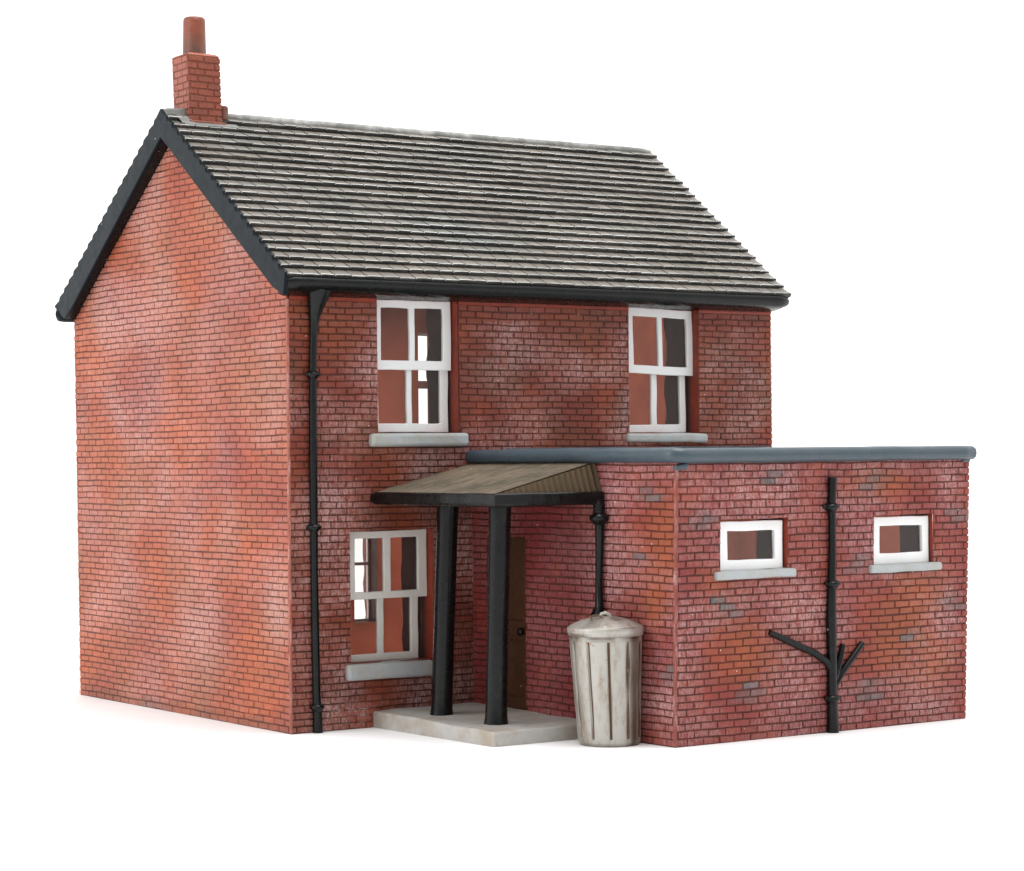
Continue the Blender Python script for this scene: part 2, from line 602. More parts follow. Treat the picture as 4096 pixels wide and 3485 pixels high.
def tunnel(B, hole, y0, y1, y2, mat0, mat1, seed=0):
    """the four sides of an opening through a thick front wall: painted outer band, raw resin inside with a ragged rear edge"""
    x0, x1, z0, z1 = hole
    n = 16
    for (pa, pb) in (((x0, z0), (x0, z1)), ((x1, z0), (x1, z1)), ((x0, z0), (x1, z0)), ((x0, z1), (x1, z1))):
        rows = [[], [], []]
        for i in range(n + 1):
            k = i / n
            x, z = pa[0] + (pb[0] - pa[0]) * k, pa[1] + (pb[1] - pa[1]) * k
            rag = 0.14 * nz(x * 3 + seed, z * 2.2, 1.3) + 0.03 * nz(x * 11, z * 11, seed)
            if i in (0, n): rag = 0
            rows[0].append(Vector((x, y0, z))); rows[1].append(Vector((x, y1, z))); rows[2].append(Vector((x, y2 + rag, z)))
        B.grid(rows[:2], mat0, smooth=False)
        B.grid(rows[1:], mat1, smooth=False)


def mixc(a, b2, k):
    k = min(max(k, 0), 1)
    return tuple(x + (y - x) * k for x, y in zip(a, b2))


def blob(u, v, cu, cv, ru, rv):
    d = ((u - cu) / ru) ** 2 + ((v - cv) / rv) ** 2
    return math.exp(-d)


# paints -----------------------------------------------------------
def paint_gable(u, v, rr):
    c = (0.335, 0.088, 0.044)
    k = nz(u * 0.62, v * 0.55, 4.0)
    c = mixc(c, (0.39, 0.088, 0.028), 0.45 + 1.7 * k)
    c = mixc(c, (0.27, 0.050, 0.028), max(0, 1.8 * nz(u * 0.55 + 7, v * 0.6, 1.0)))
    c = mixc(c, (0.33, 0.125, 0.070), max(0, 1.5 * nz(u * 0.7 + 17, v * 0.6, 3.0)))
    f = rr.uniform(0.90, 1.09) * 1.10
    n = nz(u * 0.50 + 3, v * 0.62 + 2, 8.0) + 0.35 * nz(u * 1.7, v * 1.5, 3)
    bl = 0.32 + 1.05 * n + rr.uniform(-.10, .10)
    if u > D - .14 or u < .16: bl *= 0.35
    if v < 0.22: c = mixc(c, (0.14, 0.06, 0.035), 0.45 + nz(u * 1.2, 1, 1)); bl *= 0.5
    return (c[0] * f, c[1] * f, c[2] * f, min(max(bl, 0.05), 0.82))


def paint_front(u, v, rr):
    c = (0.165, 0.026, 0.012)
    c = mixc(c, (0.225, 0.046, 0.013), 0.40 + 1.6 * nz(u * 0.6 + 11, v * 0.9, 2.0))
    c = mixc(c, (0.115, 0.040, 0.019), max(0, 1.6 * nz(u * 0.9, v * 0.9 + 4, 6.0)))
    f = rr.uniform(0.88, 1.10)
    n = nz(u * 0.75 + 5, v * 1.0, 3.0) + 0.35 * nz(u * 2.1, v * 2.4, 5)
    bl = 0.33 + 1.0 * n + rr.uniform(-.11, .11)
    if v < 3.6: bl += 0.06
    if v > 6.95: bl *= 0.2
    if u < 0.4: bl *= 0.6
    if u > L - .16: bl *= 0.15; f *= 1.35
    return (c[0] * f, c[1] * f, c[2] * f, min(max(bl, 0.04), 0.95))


GREY_FRONT = [(5.94, 4.31), (5.76, 4.17), (8.16, 4.19), (7.98, 4.05), (10.0, 3.6), (10.15, 3.47), (7.79, 2.8), (7.66, 2.68),
              (9.85, 2.07), (9.99, 1.96), (5.49, 0.85), (5.33, 0.71), (5.5, 0.73), (8.04, 0.73), (7.91, 0.61), (8.17, 0.52), (8.0, 0.5),
              (8.89, 1.5), (4.51, 3.61), (4.36, 3.5), (4.73, 2.3), (4.89, 2.19), (5.01, 2.06)]
GREY_SIDE = [(-4.61, 4.08), (-4.66, 3.97), (-4.95, 3.94), (-4.52, 2.96), (-2.27, 3.29), (-2.35, 1.91), (-2.46, 1.85), (-2.2, 0.91),
             (-5.35, 1.19), (-5.25, 1.07), (-2.08, 3.17), (-2.21, 0.91), (-2.35, 0.79)]


def paint_ext(u, v, rr, grey, oranges, centre=None):
    c = mixc((0.235, 0.036, 0.025), (0.20, 0.020, 0.018), 0.5 + 1.2 * nz(u * 0.7 + 2, v * 0.9, 5.0))
    o = sum(blob(u, v, *q) for q in oranges)
    o = min(max(o * (1 + 0.8 * nz(u * 1.6, v * 1.8, 1)) + 0.25 * nz(u * 1.1, v * 1.3, 12), 0), 1)
    c = mixc(c, (0.285, 0.066, 0.020), o)
    bl = 0.42 + 0.75 * nz(u * 0.7 + 1, v * 0.85, 9.0) + 0.25 * nz(u * 2.2, v * 2.2, 4) - 0.38 * o + rr.uniform(-.10, .10)
    f = rr.uniform(0.90, 1.09)
    if u > 10.1: bl *= 0.2
    g = 0
    mid = centre or (u, v)
    for gu, gv in grey:
        if abs(u - gu) < 0.5 and abs(v - gv) < 0.3:
            g = max(g, 0.7 * blob(*mid, gu, gv, 0.19, 0.080) + 0.3 * blob(u, v, gu, gv, 0.19, 0.085))
    g = min(max(g * (1.45 + 0.6 * nz(u * 5, v * 5, 3)) - 0.10 + rr.uniform(-.12, .08), 0), 1)
    c = mixc(c, (0.075, 0.080, 0.080), g)
    bl = bl + (0.30 - bl) * g
    return (c[0] * f, c[1] * f, c[2] * f, min(max(bl, 0.05), 0.85))


# main walls ---------------------------------------------------------
W1 = (1.74, 3.41, 5.01, 7.325)
W2 = (7.17, 8.82, 5.00, 7.345)
W3 = (1.16, 2.85, 1.10, 3.355)
INNER = (4.9, 9.74, 0.0, 4.15)             # unseen opening added to let light into the extension
front_holes = [W1, W2, W3, INNER]

B = Mesh()
Pg = bil((0, D - .05, 0), (0.02, 0, 0), (0, D + .12, HW), (0.02, 0, HW), D, HW)   # u runs from back to front

Pf = bil((0.02, 0, 0), (L, 0, 0), (0.02, 0, HW), (L, 0, HW), L, HW)
SIDE = (0.75, 0.72)
# gable: outer plane, as one polygon, then bricks
ys = D - RY
apex_v = 10.40
Bg = [Pg(0, 0), Pg(D, 0), Pg(D, HW + .1), Vector((0.01, RY, apex_v)), Pg(0, HW + .1)]
B.face(Bg, 'brick', MORT)
slopeR = (apex_v - (HW + .1)) / (RY)
slopeL = (apex_v - (HW + .1)) / (D - RY)
# in (u, v): left rake  v <= HW+.1 + slopeL*u ; right rake v <= HW+.1 + slopeR*(D-u)
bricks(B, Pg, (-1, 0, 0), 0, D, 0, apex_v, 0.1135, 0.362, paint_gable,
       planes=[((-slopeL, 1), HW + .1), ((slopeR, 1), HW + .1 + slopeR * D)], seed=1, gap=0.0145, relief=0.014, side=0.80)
# front
plane_with_holes(B, Pf, [0, L], [0, HW + .15], front_holes, 'brick')
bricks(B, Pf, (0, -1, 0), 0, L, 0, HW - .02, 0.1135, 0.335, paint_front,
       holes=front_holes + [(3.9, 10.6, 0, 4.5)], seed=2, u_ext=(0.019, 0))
# smooth painted band under the gutter
for xa, xb in ((0.03, 1.735), (3.415, 7.165), (8.825, L - .01)):
    B.grid([[Vector((xa + (xb - xa) * i / 30, -0.004 - 0.022 * (k > 0) * (k < 3), 7.255 + 0.035 * (k > 0) + 0.11 * (k > 1) + 0.008 * nz(i * .6 + xa, k, 2))) for i in range(31)] for k in range(3)], 'reveal', smooth=False)
B.grid([[Vector((0.03 + (L - .04) * i / 60, -0.030 + 0.02 * (k == 2), 7.328 + 0.05 * k + 0.006 * nz(i * .5, 9, 2) * (k == 0))) for i in range(61)] for k in range(3)], 'reveal', smooth=False)
# right end
Pr = bil((L, 0, 0), (L, D, 0), (L, 0, HW), (L, D, HW), D, HW)
B.face([Pr(0, 0), Pr(D, 0), Pr(D, HW + .1), Vector((L, RY, apex_v)), Pr(0, HW + .1)], 'light_passing', MORT)
bricks(B, Pr, (1, 0, 0), 0, D, 0, apex_v, 0.1135, 0.362, paint_front,
       planes=[((-slopeR, 1), HW + .1), ((slopeL, 1), HW + .1 + slopeL * D)], seed=3, u_ext=(0.019, 0.019), mat='light_passing_brick')
# back, with the seen windows first, then openings added to light the rooms (u runs from right to left seen from behind: use x directly)
BW = [(7.60, 8.50, 5.05, 7.22), (5.97, 6.54, 1.14, 3.25), (0.95, 2.7, 4.9, 7.0), (3.3, 5.0, 4.9, 7.0), (1.0, 2.7, 0.8, 3.2), (3.3, 4.9, 0.0, 3.2)]
YB = D - 0.02
Pb = bil((0, YB, 0), (L, YB, 0), (0, YB + .07, HW), (L, YB + .07, HW), L, HW)
plane_with_holes(B, Pb, [0, L], [0, HW + .1], BW, 'light_passing', flip=True)
bricks(B, Pb, (0, 1, 0), 0, L, 0, HW + .1, 0.1135, 0.335, paint_front, holes=BW, seed=4, u_ext=(0.019, 0.019), mat='light_passing_brick')
# inside faces
xi0, xi1, yi0, yi1 = 0.7, 9.9, 1.0, 7.9
Q = lambda x, y, z: Vector((x, y, z))
plane_with_holes(B, lambda u, v: Q(u, yi0, v), [xi0, xi1], [0, HW], front_holes, 'inside')
plane_with_holes(B, lambda u, v: Q(u, yi1, v), [xi0, xi1], [0, HW + .55], BW, 'inside', flip=True)
B.face([Q(xi0, yi0, 0), Q(xi0, yi1, 0), Q(xi0, yi1, HW + .55), Q(xi0, RY, 10.3), Q(xi0, yi0, HW + .55)], 'inside')
B.face([Q(xi1, yi0, 0), Q(xi1, yi1, 0), Q(xi1, yi1, HW + .55), Q(xi1, RY, 10.3), Q(xi1, yi0, HW + .55)], 'inside')
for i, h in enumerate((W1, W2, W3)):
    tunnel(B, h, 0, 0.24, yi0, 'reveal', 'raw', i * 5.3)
tunnel(B, INNER, 0, 0.24, yi0, 'inside', 'inside', 2)
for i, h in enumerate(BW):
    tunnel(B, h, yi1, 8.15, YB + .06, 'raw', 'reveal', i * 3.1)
# worn pale arris at the front corner
n_ = 120
ax = [(0.018 - 0.010, -0.010 + 0.004 * nz(i * 0.7, 3, 1), 0.01 + (HW - .05) * i / n_) for i in range(n_ + 1)]
row0 = [Vector((p[0] - .012 + 0.006 * nz(p[2] * 6, 1, 1), 0.030 + 0.020 * nz(p[2] * 4, 5, 1), p[2])) for p in ax]
row1 = [Vector((p[0] - .014 + 0.005 * nz(p[2] * 9, 7, 1), -0.014, p[2])) for p in ax]
row2 = [Vector((p[0] + .004, -0.022 + 0.004 * nz(p[2] * 7, 2, 9), p[2])) for p in ax]
row3 = [Vector((p[0] + .022 + 0.014 * nz(p[2] * 5, 2, 4), -0.021, p[2])) for p in ax]
B.grid([row0, row1, row2, row3], 'brick', smooth=True,
       cf=lambda i, j: (0.30, 0.085, 0.050, min(0.95, max(0.03, 0.22 + 1.2 * nz(j * 0.17, i, 2)))))
main_wall = B.build('brick_wall', house)

# ------------------------------------------------------------------ extension walls
EH = 4.50
EY = -5.403
W4 = (4.82, 6.235, 2.72, 3.56)
W5 = (8.15, 9.525, 2.70, 3.545)
B = Mesh()
Pe = bil((3.866, EY, 0), (10.244, EY, 0), (3.943, EY, 4.45), (10.40, EY, 4.45), 10.244 - 3.866, 4.45)
# windows are given in x: the wall leans a little, so turn them into u
ew_ = 10.244 - 3.866


def ux(x, z):
    a = 3.866 + (3.943 - 3.866) * z / 4.45
    b2 = 10.244 + (10.40 - 10.244) * z / 4.45
    return (x - a) / (b2 - a) * ew_


eh = [(ux(h[0], 3.1), ux(h[1], 3.1), h[2], h[3]) for h in (W4, W5)]
plane_with_holes(B, Pe, [0, ew_], [0, EH + .1], eh, 'brick')
orange_f = [(5.4, 1.45, .85, .50), (8.75, 1.6, .85, .75), (9.25, 2.3, .5, .4), (4.7, 2.6, .3, .3), (9.4, 1.0, .5, .4), (8.2, 4.1, .8, .25)]
bricks(B, Pe, (0, -1, 0), 0, ew_, 0, EH + .08, 0.117, 0.328,
       lambda u, v, rr: paint_ext(u + 3.9, v, rr, GREY_FRONT, orange_f, (CENTRE[0] + 3.9, CENTRE[1])), holes=eh, seed=5, u_ext=(0.019, 0.019))
# side facing the porch: u runs from the house (0) to the front corner
sl = 5.403
DOOR = (0.44, 1.53, 0.27, 3.22)
Ps = bil((3.685, 0, 0), (3.866, EY, 0), (3.672, 0, 4.45), (3.943, EY, 4.45), sl, 4.45)
plane_with_holes(B, Ps, [0, sl], [0, EH + .1], [DOOR], 'brick')
orange_s = [(5.1, 3.2, .55, .8), (5.0, 2.2, .35, .3)]
ns = Vector((-1, -0.034, 0)).normalized()


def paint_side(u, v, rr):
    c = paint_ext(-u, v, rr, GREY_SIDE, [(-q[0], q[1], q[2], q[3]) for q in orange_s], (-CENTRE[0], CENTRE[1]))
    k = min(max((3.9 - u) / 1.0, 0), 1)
    c2 = mixc(c[:3], (0.165, 0.014, 0.018), 0.85 * k)  # deeper crimson by the door, with the porch's shade painted in as well
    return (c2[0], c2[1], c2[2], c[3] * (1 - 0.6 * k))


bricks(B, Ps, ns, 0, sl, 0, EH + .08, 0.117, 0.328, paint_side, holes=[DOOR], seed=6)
# far end
Pz = bil((10.244, EY, 0), (10.244, 0, 0), (10.40, EY, 4.45), (10.40, 0, 4.45), sl, 4.45)
plane_with_holes(B, Pz, [0, sl], [0, EH + .1], [], 'light_passing')
bricks(B, Pz, (1, 0, 0), 0, sl, 0, EH + .08, 0.117, 0.328, lambda u, v, rr: paint_ext(u, v, rr, [], []), seed=7, mat='light_passing_brick', relief=0.008)
# inside faces
ex0, ex1, ey0 = 4.55, 9.75, -4.62
plane_with_holes(B, lambda u, v: Q(u, ey0, v), [ex0, ex1], [0, EH], [W4, W5], 'inside')
B.face([Q(ex0, ey0, 0), Q(ex0, 0, 0), Q(ex0, 0, EH), Q(ex0, ey0, EH)], 'inside')
B.face([Q(ex1, ey0, 0), Q(ex1, 0, 0), Q(ex1, 0, EH), Q(ex1, ey0, EH)], 'inside')
B.face([Q(ex0, ey0, EH - .05), Q(ex1, ey0, EH - .05), Q(ex1, 0, EH - .05), Q(ex0, 0, EH - .05)], 'inside')
for i, h in enumerate((W4, W5)):
    tunnel(B, h, EY, EY + 0.14, ey0, 'reveal', 'raw', 20 + i * 4)
# door recess
dep = 0.07
for (a, b2) in (((DOOR[0], DOOR[2]), (DOOR[0], DOOR[3])), ((DOOR[1], DOOR[2]), (DOOR[1], DOOR[3])), ((DOOR[0], DOOR[3]), (DOOR[1], DOOR[3]))):
    B.face([Ps(*a), Ps(*b2), Ps(*b2) - ns * dep, Ps(*a) - ns * dep], 'reveal')
# worn arris at its front corner
rws = [[], [], [], []]
for i in range(81):
    z = 0.01 + 4.42 * i / 80
    x = 3.866 + (3.943 - 3.866) * z / 4.45
    rws[0].append(Vector((x - 0.021, EY + .03 + .02 * nz(z * 4, 1, 5), z)))
    rws[1].append(Vector((x - 0.021 + .004 * nz(z * 8, 2, 2), EY - .012, z)))
    rws[2].append(Vector((x - 0.008, EY - .024 + .004 * nz(z * 7, 4, 2), z)))
    rws[3].append(Vector((x + 0.02 + .014 * nz(z * 5, 9, 2), EY - .022, z)))
B.grid(rws, 'brick', smooth=True, cf=lambda i, j: (0.23, 0.052, 0.034, min(0.9, max(0.03, 0.2 + 1.2 * nz(j * 0.2, i, 7)))))
ext_wall = B.build('extension_wall', house)

# ------------------------------------------------------------------ roof
# roof plane: s runs down the slope
def slope_frame(front):
    if front:
        eave = Vector((0, -0.36, 7.60)); rid = Vector((0, RY, RZ))
    else:
        eave = Vector((0, 8.86, 7.58)); rid = Vector((0, RY, RZ))
    d = (eave - rid); ln = d.length; d.normalize()
    n = Vector((1, 0, 0)).cross(d) if front else d.cross(Vector((1, 0, 0)))
    if n.z < 0: n = -n
    return rid, d, n, ln


def right_edge(k):
    return 10.99 + (10.80 - 10.99) * k


NC = 21
B = Mesh()
XL = -0.205
for front in (True, False):
    rid, d, n, ln = slope_frame(front)
    c_ = ln / NC
    th = 0.076
    rr = random.Random(31 + front)
    for i in range(NC):
        s0, s1 = i * c_, (i + 1) * c_
        xr = right_edge((i + 1) / NC) + rr.uniform(-.012, .012)
        x = XL - rr.uniform(0.0, 1) * 0.05 - (0.15 if i % 2 else 0)
        row_drop = rr.uniform(-.010, .010)
        thr = th * rr.uniform(0.88, 1.12)
        while x < xr - 0.02:
            w = 0.302 * rr.uniform(0.86, 1.12)
            xa, xb = max(x, XL), min(x + w, xr)
            if xr - xb < 0.08: xb = xr
            x = x + w if xb < xr else xr
            if xb - xa < 0.02: continue
            g = 0.0085
            tilt = rr.uniform(-.010, .010)
            sag = rr.uniform(-0.004, 0.006)
            hh = thr * rr.uniform(0.88, 1.10)
            base = mixc((0.200, 0.176, 0.136), (0.196, 0.160, 0.130), rr.random())
            base = mixc(base, (0.16, 0.17, 0.15), max(0, 1.2 * nz((xa) * 0.35, i * 0.2, 3)))
            f = rr.uniform(0.80, 1.14) * 0.80
            base = tuple(q * f for q in base)
            edge_amt = min(max(0.80 + 0.9 * nz(xa * 0.5, i * 0.33, 7) + rr.uniform(-.25, .25), 0.05), 1.0)
            nx = 5
            rows = []
            for (k, hfac) in ((0.0, 0.02), (0.45, 0.45), (0.87, 0.88), (0.955, 0.99), (1.0, 0.93), (1.02, 0.70), (1.0, -0.30)):
                row = []
                for j in range(nx):
                    fx = (0.0, 0.045, 0.5, 0.955, 1.0)[j]
                    px = xa + (g if xa > XL else 0) + fx * (xb - xa - (g if xa > XL else 0) - (g if xb < xr else 0))
                    bow = 4 * fx * (1 - fx)
                    low = row_drop + tilt * (fx - .5) - sag * bow + 0.006 * nz(px * 9, i * 3.3, 2)
                    ss = s0 + k * c_ + (low if k > 0.5 else 0)
                    cr = (1 - 0.35 * (fx in (0.0, 1.0))) if k > 0.8 and k < 1.01 and hfac > 0 else 1
                    hgt = hh * hfac * cr + 0.012
                    if hfac < 0: hgt = -0.01
                    row.append(rid + d * ss + n * hgt + Vector((px, 0, 0)))
                rows.append(row)

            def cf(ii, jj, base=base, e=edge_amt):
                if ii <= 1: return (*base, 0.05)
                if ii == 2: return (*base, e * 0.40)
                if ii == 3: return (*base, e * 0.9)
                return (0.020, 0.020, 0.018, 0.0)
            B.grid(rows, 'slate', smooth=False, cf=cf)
            # cheeks at the two sides of the slate
            for j in (0, nx - 1):
                pts = [r_[j] for r_ in rows[:6]]
                low_ = [rows[6][j], rid + d * s0 + n * -0.01 + Vector((rows[0][j].x, 0, 0))]
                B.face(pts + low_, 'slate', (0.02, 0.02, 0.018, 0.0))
# roof body under the slates: an inverted V
XR0 = 10.74
sec = [(-0.34, 7.56), (RY, RZ - 0.02), (8.84, 7.545), (8.45, 7.36), (RY, RZ - 0.45), (-0.24, 7.41)]
def sec_pts(x):
    return [Vector((x, y, z)) for y, z in sec]
a_, b_ = sec_pts(XL + .03), sec_pts(XR0)
b_[1].x = 10.95; b_[4].x = 10.93
for i in range(6):
    j = (i + 1) % 6
    B.face([a_[i], a_[j], b_[j], b_[i]], 'black')
B.face([a_[0], a_[1], a_[4], a_[5]], 'black'); B.face([a_[1], a_[2], a_[3], a_[4]], 'black')
B.face([b_[0], b_[1], b_[4], b_[5]], 'slate', (0.05, 0.05, 0.05, 0)); B.face([b_[1], b_[2], b_[3], b_[4]], 'slate', (0.05, 0.05, 0.05, 0))
rid, d, n, ln = slope_frame(True)
rows = []
for i in range(41):
    k = i / 40
    xr = right_edge(k) - 0.015
    o_ = rid + d * (ln * k)
    rows.append([o_ + Vector((xr - .12, 0, 0)) + n * 0.02, o_ + Vector((xr - .02, 0, 0)) + n * 0.052, o_ + Vector((xr + .004, 0, 0)) + n * 0.035, o_ + Vector((xr, 0, 0)) - n * 0.08])
B.grid(rows, 'slate', (0.10, 0.09, 0.075, 0.1), smooth=False)
roof = B.build('roof', house)

# ridge roll, worn pale on top
B = Mesh()
n_ = 60
path, rad = [], []
for i in range(n_ + 1):
    x = 0.92 + (10.985 - 0.92) * i / n_
    path.append((x, RY, RZ + 0.018 + 0.008 * nz(x * 2, 1, 1)))
    rad.append(0.082 * (1 + .10 * nz(x * 2.6, 4, 4)) * (1 if 0 < i < n_ else 0.6))
B.tube(path, rad, 'ridge', 14)
# the short capping slab between chimney and verge
B.block(XL + .01, 0.20, RY - .16, RY + .16, RZ - .06, RZ + .085, 'lead', 0.03, 0.03, 2, 2.0)
B.build('ridge_capping', roof)

# verge boards on the gable: outer edge follows the slate steps
B = Mesh()
def verge(front):
    rid, d, n, ln = slope_frame(front)
    c_ = ln / NC
    outer = [Vector((0, RY, RZ + 0.085))]
    for i in range(NC):
        h1 = 0.074 + 0.008 * nz(i * 1.7, 3, 3)
        for k, h in ((0.15, 0.030), (0.55, 0.058), (0.90, h1), (1.0, h1 * 0.75)):
            if i == 0 and k < 0.5: continue
            outer.append(rid + d * (c_ * (i + k)) + n * h)
    outer = [Vector((0, p.y, p.z)) for p in outer]
    if front:
        tip = [Vector((0, -0.335, 7.30))]
        inner_end = Vector((0, 0.05, 7.455)); inner_apex = Vector((0, RY, RZ - 0.44))
    else:
        tip = [Vector((0, 8.80, 7.45)), Vector((0, 8.42, 7.355))]
        inner_end = Vector((0, 8.12, 7.53)); inner_apex = Vector((0, RY, RZ - 0.44))
    m_ = len(outer)
    inner = []
    for i in range(m_):
        k = i / (m_ - 1)
        if k < 0.92:
            inner.append(inner_apex.lerp(inner_end, k / 0.92))
        else:
            inner.append(inner_end.lerp(tip[-1], (k - 0.92) / 0.08))
    x0, x1 = -0.255, -0.165
    e = 0.016
    fo = [Vector((x0 + e, p.y, p.z)) for p in outer]
    fi = []
    for o_, i_ in zip(outer, inner):
        q = (o_ - i_).normalized() * e
        fi.append((o_ - q, i_ + q))
    B.grid([[Vector((x1, p.y, p.z)) for p in outer], fo,
            [Vector((x0, p[0].y, p[0].z)) for p in fi], [Vector((x0, p[1].y, p[1].z)) for p in fi],
            [Vector((x0 + e, p.y, p.z)) for p in inner], [Vector((x1, p.y, p.z)) for p in inner]], 'navy', smooth=False)
    # closing face at the eaves end
    B.face([Vector((x1, outer[-1].y, outer[-1].z)), fo[-1], Vector((x0, outer[-1].y, outer[-1].z)), Vector((x0, inner[-1].y, inner[-1].z)), Vector((x1, inner[-1].y, inner[-1].z))], 'navy')
    return B
verge(True)
B.build('bargeboard', roof)
B = Mesh(); verge(False)
# rounded foot of the rear gutter showing past the verge
B.tube([(-.26, 8.72, 7.47), (-.22, 8.74, 7.475), (-.1, 8.74, 7.475), (0.3, 8.74, 7.475), (10.7, 8.74, 7.475)], [0.06, 0.145, 0.16, 0.16, 0.16], 'navy', 16)
B.build('bargeboard', roof)

# soffit strip on the rear slope, under the overhang, catches the light along its edge
# front gutter
B = Mesh()
prof = [(-0.10, 7.60), (-0.36, 7.605), (-0.405, 7.600), (-0.425, 7.585), (-0.432, 7.54), (-0.425, 7.49), (-0.405, 7.43), (-0.36, 7.395), (-0.28, 7.365), (-0.006, 7.31), (0.01, 7.60)]
rows = []
nx = 90
for i in range(nx + 1):
    k = i / nx
    x = -0.19 + (10.80 + 0.19) * k
    sc = 1.0
    if i == nx: sc = 0.55
    elif i == nx - 1: sc = 0.9
    elif i == 0: sc = 0.8
    wob_z = 0.010 * nz(x * 0.9, 2, 2); wob_y = 0.014 * nz(x * 1.4, 6, 1)
    rows.append([Vector((x if i < nx else x + .015, -0.2 + (y + 0.2) * sc + wob_y * (y < -0.3), 7.49 + (z - 7.49) * sc + wob_z)) for y, z in prof])
B.grid(rows, 'black', smooth=True, close_u=True)
B.cap(rows[0], 'black'); B.cap(rows[-1][::-1], 'black')
B.build('gutter', roof)

# ------------------------------------------------------------------ chimney
B = Mesh()
cx0, cx1, cy0, cy1 = 0.17, 0.80, 3.88, 4.50
zb, zt = 10.35, 11.97
lean = 0.045


def chim(x, y, z):
    k = (z - 10.7) / (zt - 10.7)
    return Vector((x + lean * (1 - k), y, z))


def paint_ch(u, v, rr):
    c = mixc((0.235, 0.048, 0.018), (0.165, 0.042, 0.020), rr.random() * 0.8)
    return (*c, 0.10)


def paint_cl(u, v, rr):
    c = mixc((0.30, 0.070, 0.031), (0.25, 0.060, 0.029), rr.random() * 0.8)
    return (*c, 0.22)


MC = (0.17, 0.045, 0.022, 0.0)
ring = lambda z, e=0: [chim(cx0 + e, cy0 + e, z), chim(cx1 - e, cy0 + e, z), chim(cx1 - e, cy1 - e, z), chim(cx0 + e, cy1 - e, z)]
B.grid([ring(zb), ring(zt - .035)], 'brick', MC, smooth=False, close_u=True)
B.grid([ring(zt - .035), ring(zt, 0.04), ring(zt + 0.022, 0.12)], 'brick', (0.36, 0.09, 0.045, 0.2), smooth=False, close_u=True)
B.face(ring(zt + 0.022, 0.12), 'brick', (0.36, 0.09, 0.045, 0.2))
hgt = zt - .01 - zb
bricks(B, lambda u, v: chim(cx0 + u, cy0, zb + v), (0, -1, 0), 0, cx1 - cx0, 0, hgt, 0.121, 0.335, paint_ch, seed=8, gap=0.022, relief=0.012, u_ext=(0.019, 0.019))
bricks(B, lambda u, v: chim(cx0, cy1 - u, zb + v), (-1, 0, 0), 0, cy1 - cy0, 0, hgt, 0.121, 0.335, paint_cl, seed=9, gap=0.016, relief=0.012)
bricks(B, lambda u, v: chim(cx1, cy0 + u, zb + v), (1, 0, 0), 0, cy1 - cy0, 0, hgt, 0.121, 0.335, paint_ch, seed=10, gap=0.024)
bricks(B, lambda u, v: chim(cx1 - u, cy1, zb + v), (0, 1, 0), 0, cx1 - cx0, 0, hgt, 0.121, 0.335, paint_ch, seed=11, gap=0.024)
# stepped fillet of mortar at the foot
B.block(cx0 - .02, cx1 + .12, cy0 - .10, cy0 + .05, 10.66, 10.735, 'pot', 0.03, 0.03, 1, 1.0)
chimney = B.build('chimney', house)
B = Mesh()
prof = [(0.222, 11.95), (0.213, 11.99)] + [(0.212 - 0.011 * i / 16, 12.02 + 0.58 * i / 16) for i in range(17)] + [(0.193, 12.645), (0.165, 12.668), (0.10, 12.675)]
B.lathe(prof, 'stained_pot', 40, (0.475, 4.205, 0),
        cf=lambda i, j: (0.3, 0.1, 0.05, min(1, max(0, (1.05 - i / 13.0) * (0.85 + 0.9 * nz(math.cos(j * .157) * 2, math.sin(j * .157) * 2, i * .12))))))
B.build('chimney_pot', chimney)
B = Mesh()
B.lathe([(0.075, 10.80), (0.078, 11.00), (0.07, 11.04), (0.04, 11.055)], 'stub', 18, (0.935, 3.95, 0))
B.build('ridge_stub', chimney)
# lead flashing round the foot of the stack
B = Mesh()
rid, d, n, ln = slope_frame(True)
def rp(x, s, h): return rid + d * s + n * h + Vector((x, 0, 0))
for (xa, xb, sa, sb) in ((0.02, 1.12, 0.36, 0.50), (-0.02, 0.24, 0.05, 0.46)):
    rows = []
    for i in range(9):
        x = xa + (xb - xa) * i / 8
        wv = 0.012 * nz(x * 7, sa, 1)
        rows.append([rp(x, sa, 0.075), rp(x, sb - .02 + wv, 0.092), rp(x, sb + wv, 0.082), rp(x, sb + wv, 0.0)])
    B.grid(rows, 'lead', smooth=False)
B.build('flashing', chimney)

